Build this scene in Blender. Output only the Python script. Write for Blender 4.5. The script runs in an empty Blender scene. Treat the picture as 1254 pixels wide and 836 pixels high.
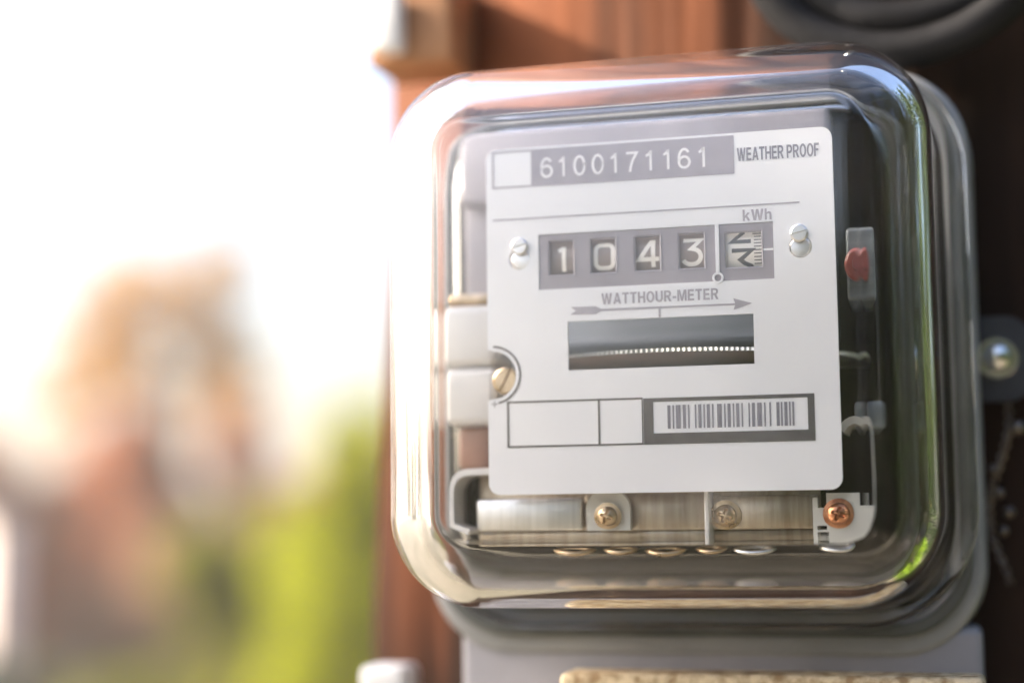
import bpy, bmesh, math, random
import numpy as np
from mathutils import Vector, Matrix, noise

random.seed(7)
rng = np.random.default_rng(7)
scene = bpy.context.scene
col = scene.collection
R = math.radians
HAZE = 0.0045
PZ = 1.60                                   # height of the centre of the name plate above the ground

# ------------------------------------------------------------------ camera
cam_data = bpy.data.cameras.new('camera')
cam = bpy.data.objects.new('camera', cam_data); col.objects.link(cam)
cam.location = (0.0737, -0.40261, PZ - 0.05053)
yaw, pitch, roll = 0.2676, 0.10825, 0.01092
M = Matrix.Rotation(yaw, 3, 'Z') @ Matrix.Rotation(pitch, 3, 'X') @ Matrix.Rotation(roll, 3, 'Y') @ Matrix.Rotation(math.pi / 2, 3, 'X')
cam.rotation_euler = M.to_euler()
cam_data.sensor_width = 36; cam_data.lens = 60
cam_data.clip_start = 0.02; cam_data.clip_end = 3000
cam_data.dof.use_dof = True
cam_data.dof.focus_distance = 0.403
cam_data.dof.aperture_fstop = 3.1
scene.camera = cam

# ------------------------------------------------------------------ sky, sun, exposure
SUN = Vector((-0.80, -0.115, 0.48)).normalized()   # towards the sun
EL = math.asin(SUN.z)
w = bpy.data.worlds.new('World'); scene.world = w; w.use_nodes = True
nt = w.node_tree; nt.nodes.clear()
sky = nt.nodes.new('ShaderNodeTexSky'); sky.sky_type = 'NISHITA'; sky.sun_disc = False
sky.sun_elevation = EL; sky.sun_rotation = math.atan2(SUN.x, SUN.y)
sky.air_density = 1.0; sky.dust_density = 6.5; sky.ozone_density = 2.5
bg = nt.nodes.new('ShaderNodeBackground'); bg.inputs['Strength'].default_value = 0.15
wo = nt.nodes.new('ShaderNodeOutputWorld')
nt.links.new(sky.outputs[0], bg.inputs[0]); nt.links.new(bg.outputs[0], wo.inputs[0])
sun_d = bpy.data.lights.new('sun', 'SUN'); sun_d.energy = 5.0; sun_d.angle = R(0.5); sun_d.color = (1.0, 0.86, 0.68)
sun = bpy.data.objects.new('sun', sun_d); col.objects.link(sun)
sun.rotation_euler = SUN.to_track_quat('Z', 'Y').to_euler(); sun.location = (-5, -2, 6)

scene.view_settings.view_transform = 'Standard'; scene.view_settings.look = 'None'
scene.view_settings.gamma = 1.0; scene.view_settings.use_curve_mapping = False
scene.view_settings.exposure = 1.84
scene.render.engine = 'CYCLES'
cy = scene.cycles
cy.max_bounces = 24; cy.transmission_bounces = 20; cy.glossy_bounces = 8; cy.diffuse_bounces = 4; cy.transparent_max_bounces = 24
cy.use_denoising = True; cy.sample_clamp_indirect = 12; cy.caustics_reflective = True; cy.caustics_refractive = True
cy.blur_glossy = 0.3

# ------------------------------------------------------------------ materials
MATS = {}
def mat(name, color, rough=0.5, metal=0.0, **kw):
    m = bpy.data.materials.new(name); m.use_nodes = True
    b = m.node_tree.nodes['Principled BSDF']
    b.inputs['Base Color'].default_value = (*color, 1); b.inputs['Roughness'].default_value = rough; b.inputs['Metallic'].default_value = metal
    for k, v in kw.items(): b.inputs[k.replace('_', ' ')].default_value = v
    MATS[name] = m
    return m

def vary(m, c1, c2, scale=(40, 40, 40), detail=4, bump=0.0, bdist=0.001, lo=0.35, hi=0.65, rough=None):
    """noise-mixed colour (and bump) in object coordinates"""
    nt = m.node_tree; b = nt.nodes['Principled BSDF']
    tc = nt.nodes.new('ShaderNodeTexCoord'); mp = nt.nodes.new('ShaderNodeMapping'); mp.inputs['Scale'].default_value = scale
    n = nt.nodes.new('ShaderNodeTexNoise'); n.inputs['Scale'].default_value = 1; n.inputs['Detail'].default_value = detail
    r = nt.nodes.new('ShaderNodeValToRGB')
    r.color_ramp.elements[0].position = lo; r.color_ramp.elements[1].position = hi
    r.color_ramp.elements[0].color = (*c1, 1); r.color_ramp.elements[1].color = (*c2, 1)
    L = nt.links.new
    L(tc.outputs['Object'], mp.inputs[0]); L(mp.outputs[0], n.inputs[0]); L(n.outputs[0], r.inputs[0]); L(r.outputs[0], b.inputs['Base Color'])
    if bump:
        bp = nt.nodes.new('ShaderNodeBump'); bp.inputs['Strength'].default_value = bump; bp.inputs['Distance'].default_value = bdist
        L(n.outputs[0], bp.inputs['Height']); L(bp.outputs[0], b.inputs['Normal'])
    if rough:
        mr = nt.nodes.new('ShaderNodeMapRange'); mr.inputs['To Min'].default_value = rough[0]; mr.inputs['To Max'].default_value = rough[1]
        L(n.outputs[0], mr.inputs[0]); L(mr.outputs[0], b.inputs['Roughness'])
    return m

# clear glass, with a thin uneven scatter film standing in for milky glare
def glass_material():
    m = bpy.data.materials.new('cover_glass'); m.use_nodes = True
    nt = m.node_tree; nt.nodes.clear(); L = nt.links.new
    out = nt.nodes.new('ShaderNodeOutputMaterial')
    g = nt.nodes.new('ShaderNodeBsdfPrincipled')
    g.inputs['Base Color'].default_value = (0.99, 0.99, 0.995, 1); g.inputs['Roughness'].default_value = 0.0
    g.inputs['IOR'].default_value = 1.47; g.inputs['Transmission Weight'].default_value = 1.0
    tc = nt.nodes.new('ShaderNodeTexCoord')
    wv = nt.nodes.new('ShaderNodeTexNoise'); wv.inputs['Scale'].default_value = 30; wv.inputs['Detail'].default_value = 1.0
    bp = nt.nodes.new('ShaderNodeBump'); bp.inputs['Strength'].default_value = 0.06; bp.inputs['Distance'].default_value = 0.0008
    L(tc.outputs['Object'], wv.inputs[0]); L(wv.outputs[0], bp.inputs['Height']); L(bp.outputs[0], g.inputs['Normal'])
    d = nt.nodes.new('ShaderNodeBsdfDiffuse'); d.inputs['Color'].default_value = (0.78, 0.74, 0.73, 1)
    tl = nt.nodes.new('ShaderNodeBsdfTranslucent'); tl.inputs['Color'].default_value = (0.78, 0.74, 0.73, 1)
    dm = nt.nodes.new('ShaderNodeMixShader'); dm.inputs[0].default_value = 0.5
    L(d.outputs[0], dm.inputs[1]); L(tl.outputs[0], dm.inputs[2])
    dn = nt.nodes.new('ShaderNodeTexNoise'); dn.inputs['Scale'].default_value = 70; dn.inputs['Detail'].default_value = 6
    mr = nt.nodes.new('ShaderNodeMapRange'); mr.inputs['From Min'].default_value = 0.3; mr.inputs['From Max'].default_value = 0.7
    mr.inputs['To Min'].default_value = 0.002; mr.inputs['To Max'].default_value = 0.007
    L(tc.outputs['Object'], dn.inputs[0]); L(dn.outputs[0], mr.inputs[0])
    mx = nt.nodes.new('ShaderNodeMixShader')
    L(mr.outputs[0], mx.inputs[0]); L(g.outputs[0], mx.inputs[1]); L(dm.outputs[0], mx.inputs[2])
    L(mx.outputs[0], out.inputs['Surface'])
    return m
GLASS = glass_material()

PLATE = vary(mat('white_enamel', (0.86, 0.86, 0.89), 0.38), (0.845, 0.855, 0.89), (0.865, 0.875, 0.905), (60, 60, 60), bump=0.03, bdist=0.0003)
INK_VEILED = vary(mat('veiled_grey_ink', (0.3, 0.28, 0.32), 0.55), (0.36, 0.34, 0.385), (0.41, 0.39, 0.44), (150, 150, 150))  # paler than the lower ink: milky veil put into the colour
INK_MID = vary(mat('grey_ink', (0.2, 0.19, 0.22), 0.55), (0.22, 0.215, 0.26), (0.27, 0.265, 0.31), (150, 150, 150))
INK_DARK = vary(mat('dark_grey_ink', (0.1, 0.09, 0.09), 0.5), (0.10, 0.095, 0.095), (0.125, 0.12, 0.12), (150, 150, 150))
WHITE_INK = mat('white_ink', (0.93, 0.93, 0.95), 0.5)
BEZEL = vary(mat('register_bezel', (0.2, 0.19, 0.22), 0.5), (0.32, 0.295, 0.325), (0.37, 0.345, 0.38), (90, 90, 90), bump=0.05)
DRUM = mat('drum_plastic', (0.29, 0.24, 0.22), 0.45)
DRUM_W = mat('drum_ivory', (0.86, 0.83, 0.78), 0.45)
DIGIT = mat('drum_digit_cream', (0.95, 0.92, 0.86), 0.5)
STEEL = vary(mat('brushed_steel', (0.72, 0.71, 0.69), 0.32, 1.0), (0.66, 0.65, 0.63), (0.78, 0.77, 0.75), (900, 40, 40), bump=0.08, bdist=0.0002, rough=(0.25, 0.42))
BRONZE = vary(mat('tarnished_bar', (0.42, 0.36, 0.29), 0.34, 1.0), (0.36, 0.30, 0.235), (0.50, 0.44, 0.36), (700, 40, 60), bump=0.08, bdist=0.0002, rough=(0.26, 0.44))
ALU = vary(mat('disc_aluminium', (0.85, 0.85, 0.85), 0.38, 1.0), (0.8, 0.8, 0.8), (0.88, 0.88, 0.88), (200, 200, 200))
SCREW = vary(mat('nickel_screw', (0.78, 0.75, 0.72), 0.28, 1.0), (0.72, 0.68, 0.64), (0.84, 0.82, 0.8), (300, 300, 300))
BRASS = vary(mat('brass', (0.6, 0.45, 0.28), 0.22, 1.0), (0.42, 0.30, 0.17), (0.72, 0.56, 0.38), (250, 250, 250), rough=(0.2, 0.4))
COPPER = vary(mat('copper', (0.5, 0.22, 0.12), 0.18, 1.0), (0.28, 0.10, 0.05), (0.72, 0.36, 0.2), (300, 300, 300), rough=(0.2, 0.45))
COIL = vary(mat('enamelled_copper_wire', (0.45, 0.1, 0.08), 0.35), (0.24, 0.05, 0.04), (0.38, 0.1, 0.08), (50, 600, 50))
WHITE_PL = vary(mat('white_plastic', (0.78, 0.77, 0.76), 0.4), (0.74, 0.73, 0.72), (0.8, 0.79, 0.78), (60, 60, 60))
LILAC = vary(mat('pale_lilac_plastic', (0.4, 0.385, 0.43), 0.4), (0.36, 0.345, 0.39), (0.43, 0.415, 0.46), (60, 60, 60))
FOOT = vary(mat('brown_foot', (0.3, 0.17, 0.12), 0.5), (0.26, 0.14, 0.1), (0.36, 0.21, 0.16), (60, 60, 60))
LAM = vary(mat('dark_lamination', (0.14, 0.16, 0.17), 0.45), (0.11, 0.13, 0.145), (0.16, 0.185, 0.2), (40, 40, 500))
PALE_PL = vary(mat('pale_grey_plastic', (0.58, 0.58, 0.54), 0.4, Subsurface_Weight=0.0), (0.54, 0.54, 0.5), (0.62, 0.62, 0.58), (60, 60, 60))
GREYBLUE = vary(mat('blue_grey_lamination', (0.44, 0.5, 0.58), 0.45), (0.40, 0.46, 0.54), (0.47, 0.53, 0.62), (40, 40, 500))
BLACK_PL = vary(mat('black_bakelite', (0.022, 0.02, 0.019), 0.45), (0.018, 0.016, 0.015), (0.03, 0.027, 0.025), (50, 50, 50))
COVER = vary(mat('cover_paint', (0.3, 0.3, 0.33), 0.5), (0.26, 0.255, 0.28), (0.32, 0.31, 0.34), (45, 45, 45), bump=0.08, bdist=0.0006)
BASE = vary(mat('grey_base_paint', (0.3, 0.305, 0.315), 0.42), (0.27, 0.275, 0.28), (0.33, 0.335, 0.345), (45, 45, 45), bump=0.08, bdist=0.0006)
INNER = vary(mat('inner_back_paint', (0.02, 0.016, 0.015), 0.7), (0.014, 0.012, 0.011), (0.026, 0.02, 0.018), (40, 40, 40))
GASKET = vary(mat('grey_gasket', (0.09, 0.095, 0.09), 0.6), (0.075, 0.08, 0.075), (0.11, 0.115, 0.11), (80, 80, 80))
RUBBER = vary(mat('black_rubber', (0.03, 0.03, 0.03), 0.6), (0.010, 0.010, 0.011), (0.018, 0.018, 0.02), (80, 80, 80), bump=0.1, bdist=0.0005)
TAN = vary(mat('tan_speckled_strip', (0.5, 0.38, 0.22), 0.7), (0.30, 0.19, 0.09), (0.68, 0.55, 0.36), (260, 260, 260), bump=0.5, bdist=0.0012, lo=0.38, hi=0.6)
RUST = vary(mat('rusty_strap', (0.4, 0.2, 0.1), 0.7), (0.36, 0.17, 0.075), (0.46, 0.23, 0.11), (70, 70, 70), bump=0.2)
CHROME = mat('bolt_chrome', (0.8, 0.8, 0.78), 0.12, 1.0)

def wood_material():
    m = mat('weathered_post_wood', (0.2, 0.1, 0.06), 0.75)
    nt = m.node_tree; b = nt.nodes['Principled BSDF']; L = nt.links.new
    tc = nt.nodes.new('ShaderNodeTexCoord'); mp = nt.nodes.new('ShaderNodeMapping'); mp.inputs['Scale'].default_value = (75, 75, 5)
    n = nt.nodes.new('ShaderNodeTexNoise'); n.inputs['Scale'].default_value = 1; n.inputs['Detail'].default_value = 8; n.inputs['Roughness'].default_value = 0.65
    mp2 = nt.nodes.new('ShaderNodeMapping'); mp2.inputs['Scale'].default_value = (22, 22, 3)
    n2 = nt.nodes.new('ShaderNodeTexNoise'); n2.inputs['Scale'].default_value = 1; n2.inputs['Detail'].default_value = 3
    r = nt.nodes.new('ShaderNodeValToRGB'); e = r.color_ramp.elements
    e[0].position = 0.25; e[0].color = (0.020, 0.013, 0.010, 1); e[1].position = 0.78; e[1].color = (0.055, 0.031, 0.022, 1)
    r2 = nt.nodes.new('ShaderNodeValToRGB'); e = r2.color_ramp.elements
    e[0].position = 0.4; e[0].color = (0.55, 0.5, 0.48, 1); e[1].position = 0.62; e[1].color = (1.1, 1.0, 0.95, 1)
    mul = nt.nodes.new('ShaderNodeMixRGB'); mul.blend_type = 'MULTIPLY'; mul.inputs[0].default_value = 1
    L(tc.outputs['Object'], mp.inputs[0]); L(mp.outputs[0], n.inputs[0]); L(n.outputs[0], r.inputs[0])
    L(tc.outputs['Object'], mp2.inputs[0]); L(mp2.outputs[0], n2.inputs[0]); L(n2.outputs[0], r2.inputs[0])
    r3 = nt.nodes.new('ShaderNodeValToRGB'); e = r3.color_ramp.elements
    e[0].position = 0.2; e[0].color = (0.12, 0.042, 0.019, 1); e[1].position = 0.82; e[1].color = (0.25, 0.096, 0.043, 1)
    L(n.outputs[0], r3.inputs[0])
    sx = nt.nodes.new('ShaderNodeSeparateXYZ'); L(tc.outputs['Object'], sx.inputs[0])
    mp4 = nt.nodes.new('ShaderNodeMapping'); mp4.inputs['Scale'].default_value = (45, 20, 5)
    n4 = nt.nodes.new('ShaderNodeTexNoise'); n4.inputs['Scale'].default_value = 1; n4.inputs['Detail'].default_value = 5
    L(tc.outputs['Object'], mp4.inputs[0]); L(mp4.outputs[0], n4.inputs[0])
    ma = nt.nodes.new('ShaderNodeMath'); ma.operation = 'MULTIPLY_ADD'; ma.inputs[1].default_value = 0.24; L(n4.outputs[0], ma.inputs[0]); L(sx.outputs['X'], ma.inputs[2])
    wr = nt.nodes.new('ShaderNodeMapRange'); wr.inputs['From Min'].default_value = 0.075; wr.inputs['From Max'].default_value = 0.165; zf = nt.nodes.new('ShaderNodeMapRange'); zf.inputs['From Min'].default_value = 1.60; zf.inputs['From Max'].default_value = 1.48   # shade painted into the wood: darker to the right and at the foot
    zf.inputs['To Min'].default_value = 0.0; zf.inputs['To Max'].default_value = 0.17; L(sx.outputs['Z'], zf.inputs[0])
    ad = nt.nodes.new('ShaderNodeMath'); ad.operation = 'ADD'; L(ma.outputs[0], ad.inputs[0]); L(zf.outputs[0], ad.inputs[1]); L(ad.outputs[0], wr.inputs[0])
    wm = nt.nodes.new('ShaderNodeMixRGB'); L(wr.outputs[0], wm.inputs[0]); L(r3.outputs[0], wm.inputs[1]); L(r.outputs[0], wm.inputs[2])  # bright orange left, dark right: fall of light mixed into the colour
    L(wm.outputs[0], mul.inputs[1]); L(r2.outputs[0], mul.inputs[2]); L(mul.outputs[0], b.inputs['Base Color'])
    bp = nt.nodes.new('ShaderNodeBump'); bp.inputs['Strength'].default_value = 0.6; bp.inputs['Distance'].default_value = 0.002
    L(n.outputs[0], bp.inputs['Height']); L(bp.outputs[0], b.inputs['Normal'])
    return m
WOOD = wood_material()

def leaf_material(name, c1, c2, trans, weight=0.5):
    m = bpy.data.materials.new(name); m.use_nodes = True
    nt = m.node_tree; nt.nodes.clear(); L = nt.links.new
    out = nt.nodes.new('ShaderNodeOutputMaterial')
    tc = nt.nodes.new('ShaderNodeTexCoord'); n = nt.nodes.new('ShaderNodeTexNoise'); n.inputs['Scale'].default_value = 5; n.inputs['Detail'].default_value = 5
    r = nt.nodes.new('ShaderNodeValToRGB'); r.color_ramp.elements[0].position = 0.35; r.color_ramp.elements[1].position = 0.65
    r.color_ramp.elements[0].color = (*c1, 1); r.color_ramp.elements[1].color = (*c2, 1)
    d = nt.nodes.new('ShaderNodeBsdfDiffuse'); t = nt.nodes.new('ShaderNodeBsdfTranslucent'); t.inputs['Color'].default_value = (*trans, 1)
    mx = nt.nodes.new('ShaderNodeMixShader'); mx.inputs[0].default_value = weight
    L(tc.outputs['Object'], n.inputs[0]); L(n.outputs[0], r.inputs[0]); L(r.outputs[0], d.inputs[0])
    L(d.outputs[0], mx.inputs[1]); L(t.outputs[0], mx.inputs[2]); L(mx.outputs[0], out.inputs['Surface'])
    return m
LEAF_LIME = leaf_material('lime_leaf', (0.13, 0.15, 0.015), (0.21, 0.23, 0.02), (0.40, 0.43, 0.03), 0.58)
LEAF_GLINT = leaf_material('bright_green_leaf', (0.12, 0.2, 0.02), (0.2, 0.3, 0.03), (0.35, 0.5, 0.04), 0.45)
LEAF_OLIVE = leaf_material('olive_leaf', (0.09, 0.10, 0.02), (0.16, 0.17, 0.04), (0.27, 0.27, 0.05), 0.45)
LEAF_RED = leaf_material('copper_leaf', (0.22, 0.085, 0.045), (0.34, 0.14, 0.07), (0.46, 0.18, 0.08), 0.5)
LEAF_GOLD = leaf_material('gold_leaf', (0.36, 0.21, 0.05), (0.5, 0.3, 0.08), (0.62, 0.36, 0.09), 0.5)
LEAF_DARK = leaf_material('deep_green_leaf', (0.03, 0.05, 0.02), (0.06, 0.085, 0.03), (0.08, 0.12, 0.03), 0.35)
BARK = vary(mat('bark', (0.12, 0.08, 0.055), 0.9), (0.08, 0.055, 0.04), (0.17, 0.12, 0.085), (12, 12, 3), bump=0.5, bdist=0.02)
GRASS = vary(mat('meadow', (0.12, 0.11, 0.08), 0.95), (0.08, 0.075, 0.05), (0.16, 0.14, 0.105), (0.5, 0.5, 0.5), detail=8)
LIME_WALL = vary(mat('limewash', (0.6, 0.5, 0.45), 0.85), (0.62, 0.52, 0.48), (0.74, 0.64, 0.6), (2, 2, 2), detail=6, bump=0.2, bdist=0.01)

for k in ('black_rubber', 'weathered_post_wood', 'inner_back_paint', 'black_bakelite'):
    MATS[k].node_tree.nodes['Principled BSDF'].inputs['Specular IOR Level'].default_value = 0.12
# ------------------------------------------------------------------ mesh helpers
def new_mesh(name, verts, faces, m, smooth=False, extra=()):
    me = bpy.data.meshes.new(name); me.from_pydata([tuple(v) for v in verts], [], [tuple(f) for f in faces]); me.update()
    me.materials.append(m)
    for x in extra: me.materials.append(x)
    if smooth:
        me.polygons.foreach_set('use_smooth', [True] * len(me.polygons))
    return me

def place(name, me, parent=None, offset=(0, 0, 0)):
    """offset is in the coordinates of the world; meshes are written in plate coordinates"""
    o = bpy.data.objects.new(name, me); col.objects.link(o)
    if parent is not None:
        o.parent = parent
    o.location = offset
    return o

def bm_mesh(name, bm, m, smooth_angle=None):
    bmesh.ops.recalc_face_normals(bm, faces=bm.faces[:])
    me = bpy.data.meshes.new(name); bm.to_mesh(me); bm.free(); me.materials.append(m)
    if smooth_angle is not None:
        me.polygons.foreach_set('use_smooth', [True] * len(me.polygons))
        me.set_sharp_from_angle(angle=R(smooth_angle))
    return me

def add_box(bm, x0, x1, y0, y1, z0, z1, bev=0.0, seg=2):
    r = bmesh.ops.create_cube(bm, size=1)
    vs = r['verts']
    for v in vs:
        v.co = Vector((x0 + (v.co.x + .5) * (x1 - x0), y0 + (v.co.y + .5) * (y1 - y0), z0 + (v.co.z + .5) * (z1 - z0)))
    if bev:
        es = list({e for v in vs for e in v.link_edges})
        bmesh.ops.bevel(bm, geom=es, offset=bev, segments=seg, affect='EDGES', profile=0.5)

def add_lathe(bm, prof, c, axis='Y', n=32):
    """prof: list of (radius, along). closed at both ends when radius is 0"""
    rings = []
    def P(r, a, t):
        u, v = r * math.cos(t), r * math.sin(t)
        if axis == 'Y': return Vector((c[0] + u, c[1] + a, c[2] + v))
        if axis == 'X': return Vector((c[0] + a, c[1] + u, c[2] + v))
        return Vector((c[0] + u, c[1] + v, c[2] + a))
    for r, a in prof:
        if r <= 1e-9: rings.append([bm.verts.new(P(0, a, 0))])
        else: rings.append([bm.verts.new(P(r, a, 2 * math.pi * k / n)) for k in range(n)])
    for A, B in zip(rings, rings[1:]):
        for k in range(n):
            k2 = (k + 1) % n
            if len(A) == 1 and len(B) == 1: continue
            if len(A) == 1: bm.faces.new((A[0], B[k], B[k2]))
            elif len(B) == 1: bm.faces.new((A[k], A[k2], B[0]))
            else: bm.faces.new((A[k], A[k2], B[k2], B[k]))

def add_tube(bm, pts, rad, n=10, closed=False):
    pts = [Vector(p) for p in pts]; N = len(pts)
    rads = rad if isinstance(rad, (list, tuple)) else [rad] * N
    rings = []; ref = Vector((0.123, 0.456, 0.88)).normalized()
    for i, p in enumerate(pts):
        a = pts[(i - 1) % N] if (closed or i > 0) else p
        b = pts[(i + 1) % N] if (closed or i < N - 1) else p
        t = (b - a).normalized()
        u = t.cross(ref)
        if u.length < 1e-4: u = t.orthogonal()
        u.normalize(); v = t.cross(u)
        ref = v.cross(t) if False else ref
        rings.append([bm.verts.new(p + rads[i] * (math.cos(2 * math.pi * k / n) * u + math.sin(2 * math.pi * k / n) * v)) for k in range(n)])
    for i in range(N if closed else N - 1):
        A, B = rings[i], rings[(i + 1) % N]
        for k in range(n):
            bm.faces.new((A[k], A[(k + 1) % n], B[(k + 1) % n], B[k]))
    if not closed:
        bm.faces.new(rings[0][::-1]); bm.faces.new(rings[-1])

def rrect(x0, x1, z0, z1, r, n=8):
    """counter-clockwise rounded rectangle (x, z)"""
    P = []
    for cx, cz, a0 in ((x1 - r, z1 - r, 0), (x0 + r, z1 - r, 90), (x0 + r, z0 + r, 180), (x1 - r, z0 + r, 270)):
        for k in range(n + 1):
            a = R(a0 + 90 * k / n); P.append((cx + r * math.cos(a), cz + r * math.sin(a)))
    return P

def loft_rings(bm, rings):
    prev = None; out = []
    for ring in rings:
        vs = [bm.verts.new(p) for p in ring]
        if prev:
            n = len(vs)
            for k in range(n): bm.faces.new((prev[k], prev[(k + 1) % n], vs[(k + 1) % n], vs[k]))
        out.append(vs); prev = vs
    return out

def flat_curve(name, loops, m, y=0.0, thick=0.0):
    """filled 2-D shape with holes, in the plate's plane (x, z), extruded by thick towards +y"""
    cu = bpy.data.curves.new(name, 'CURVE'); cu.dimensions = '2D'; cu.fill_mode = 'BOTH'; cu.extrude = thick / 2
    for lp in loops:
        s = cu.splines.new('POLY'); s.points.add(len(lp) - 1); s.use_cyclic_u = True
        for p, (x, z) in zip(s.points, lp): p.co = (x, z, 0, 1)
    o = bpy.data.objects.new('tmp', cu); col.objects.link(o)
    dg = bpy.context.evaluated_depsgraph_get()
    me = bpy.data.meshes.new_from_object(o.evaluated_get(dg), depsgraph=dg)
    bpy.data.objects.remove(o); bpy.data.curves.remove(cu)
    me.name = name
    co = np.empty(len(me.vertices) * 3); me.vertices.foreach_get('co', co); co = co.reshape(-1, 3)
    new = np.stack([co[:, 0], y + thick / 2 - co[:, 2], co[:, 1]], 1); me.vertices.foreach_set('co', new.ravel()); me.update()
    me.materials.clear(); me.materials.append(m)
    return me

def stroke_polys(paths, wdt):
    """each open polyline -> outline polygon with mitred corners"""
    out = []
    for p in paths:
        P = [Vector((a, b)) for a, b in p]; n = len(P); Lf, Rt = [], []
        for i in range(n):
            if i == 0: d = (P[1] - P[0]).normalized(); nn = Vector((-d.y, d.x)); k = 1
            elif i == n - 1: d = (P[-1] - P[-2]).normalized(); nn = Vector((-d.y, d.x)); k = 1
            else:
                a = (P[i] - P[i - 1]).normalized(); b = (P[i + 1] - P[i]).normalized()
                n1 = Vector((-a.y, a.x)); n2 = Vector((-b.y, b.x)); nn = (n1 + n2)
                nn = nn.normalized() if nn.length > 1e-6 else n1
                k = min(2.2, 1 / max(0.3, nn.dot(n1)))
            Lf.append(P[i] + nn * wdt / 2 * k); Rt.append(P[i] - nn * wdt / 2 * k)
        out.append([(a.x, a.y) for a in Lf] + [(a.x, a.y) for a in reversed(Rt)])
    return out

def stroke_mesh(name, paths, wdt, m, y, closed=False):
    V, F = [], []
    for p in paths:
        poly = stroke_polys([p], wdt)[0]; n = len(p); b = len(V)
        V += [(x, y, z) for x, z in poly]
        for i in range(n - 1):
            F.append((b + i, b + i + 1, b + 2 * n - 2 - i, b + 2 * n - 1 - i))
    return new_mesh(name, V, F, m)

def _arc(cx, cz, rx, rz, a0, a1, n=8): return [(cx + rx * math.cos(R(a0 + (a1 - a0) * k / n)), cz + rz * math.sin(R(a0 + (a1 - a0) * k / n))) for k in range(n + 1)]
# bold grotesque letters: (width, outline, holes)
LETTER = {
    'E': (0.62, [[(0, 0), (.62, 0), (.62, .17), (.2, .17), (.2, .42), (.57, .42), (.57, .59), (.2, .59), (.2, .83), (.6, .83), (.6, 1), (0, 1)]]),
    'F': (0.58, [[(0, 0), (.2, 0), (.2, .41), (.52, .41), (.52, .58), (.2, .58), (.2, .83), (.58, .83), (.58, 1), (0, 1)]]),
    'T': (0.66, [[(0, .83), (.23, .83), (.23, 0), (.43, 0), (.43, .83), (.66, .83), (.66, 1), (0, 1)]]),
    'H': (0.72, [[(0, 0), (.2, 0), (.2, .42), (.52, .42), (.52, 0), (.72, 0), (.72, 1), (.52, 1), (.52, .59), (.2, .59), (.2, 1), (0, 1)]]),
    'A': (0.78, [[(0, 0), (.21, 0), (.275, .2), (.505, .2), (.57, 0), (.78, 0), (.5, 1), (.28, 1)], [(.325, .36), (.39, .74), (.455, .36)]]),
    'W': (1.06, [[(0, 1), (.2, 0), (.42, 0), (.53, .62), (.64, 0), (.86, 0), (1.06, 1), (.85, 1), (.745, .34), (.63, 1), (.43, 1), (.315, .34), (.21, 1)]]),
    'M': (0.9, [[(0, 0), (.19, 0), (.19, .68), (.36, 0), (.54, 0), (.71, .68), (.71, 0), (.9, 0), (.9, 1), (.63, 1), (.45, .33), (.27, 1), (0, 1)]]),
    'R': (0.73, [[(0, 0), (.2, 0), (.2, .39), (.31, .39), (.5, 0), (.73, 0), (.51, .425)] + _arc(.39, .71, .3, .29, -65, 90) + [(0, 1)], [(.2, .56)] + _arc(.36, .7, .14, .135, -90, 90) + [(.2, .835)]]),
    'P': (0.68, [[(0, 0), (.2, 0), (.2, .35)] + _arc(.37, .675, .31, .325, -90, 90) + [(0, 1)], [(.2, .52)] + _arc(.35, .675, .14, .155, -90, 90) + [(.2, .83)]]),
    'O': (0.78, [_arc(.39, .5, .39, .515, 0, 348, 29), _arc(.39, .5, .19, .345, 0, 345, 23)]),
    'U': (0.72, [[(0, 1)] + _arc(.36, .34, .36, .355, 180, 360, 14) + [(.72, 1), (.52, 1)] + _arc(.36, .34, .16, .18, 0, -180, 10) + [(.2, 1)]]),
    'k': (0.62, [[(0, 0), (.18, 0), (.18, .22), (.26, .31), (.42, 0), (.64, 0), (.39, .45), (.62, .72), (.4, .72), (.18, .45), (.18, 1), (0, 1)]]),
    'h': (0.6, [[(0, 0), (.18, 0), (.18, .38)] + _arc(.29, .44, .11, .13, 180, 0, 8) + [(.4, 0), (.58, 0)] + _arc(.36, .46, .22, .28, 0, 120, 8) + [(.18, .63), (.18, 1), (0, 1)]]),
    '-': (0.34, [[(0, .28), (.34, .28), (.34, .46), (0, .46)]]), ' ': (0.2, []),
}
def text_mesh(name, s, m, x0, x1, zb, zt, y, gap=0.09):
    """words in the plate's grotesque, fitted to the box x0..x1, zb..zt"""
    tot = sum(LETTER[c][0] for c in s) + gap * (len(s) - 1); sx = (x1 - x0) / tot; loops = []; x = 0
    for c in s:
        wd, lp = LETTER[c]
        loops += [[(x0 + (x + a) * sx, zb + b * (zt - zb)) for a, b in l] for l in lp]
        x += wd + gap
    return flat_curve(name, loops, m, y)

mm = 0.001
def S(*a): return [v * mm for v in a]

# ------------------------------------------------------------------ things
def thing(name, label, cat, loc=(0, 0, 0), group=None):
    o = bpy.data.objects.new(name, None); col.objects.link(o); o.empty_display_size = 0.05
    o.location = loc; o['label'] = label; o['category'] = cat
    if group: o['group'] = group
    return o
def tag(o, label, cat, group=None):
    o['label'] = label; o['category'] = cat
    if group: o['group'] = group
    return o

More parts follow.
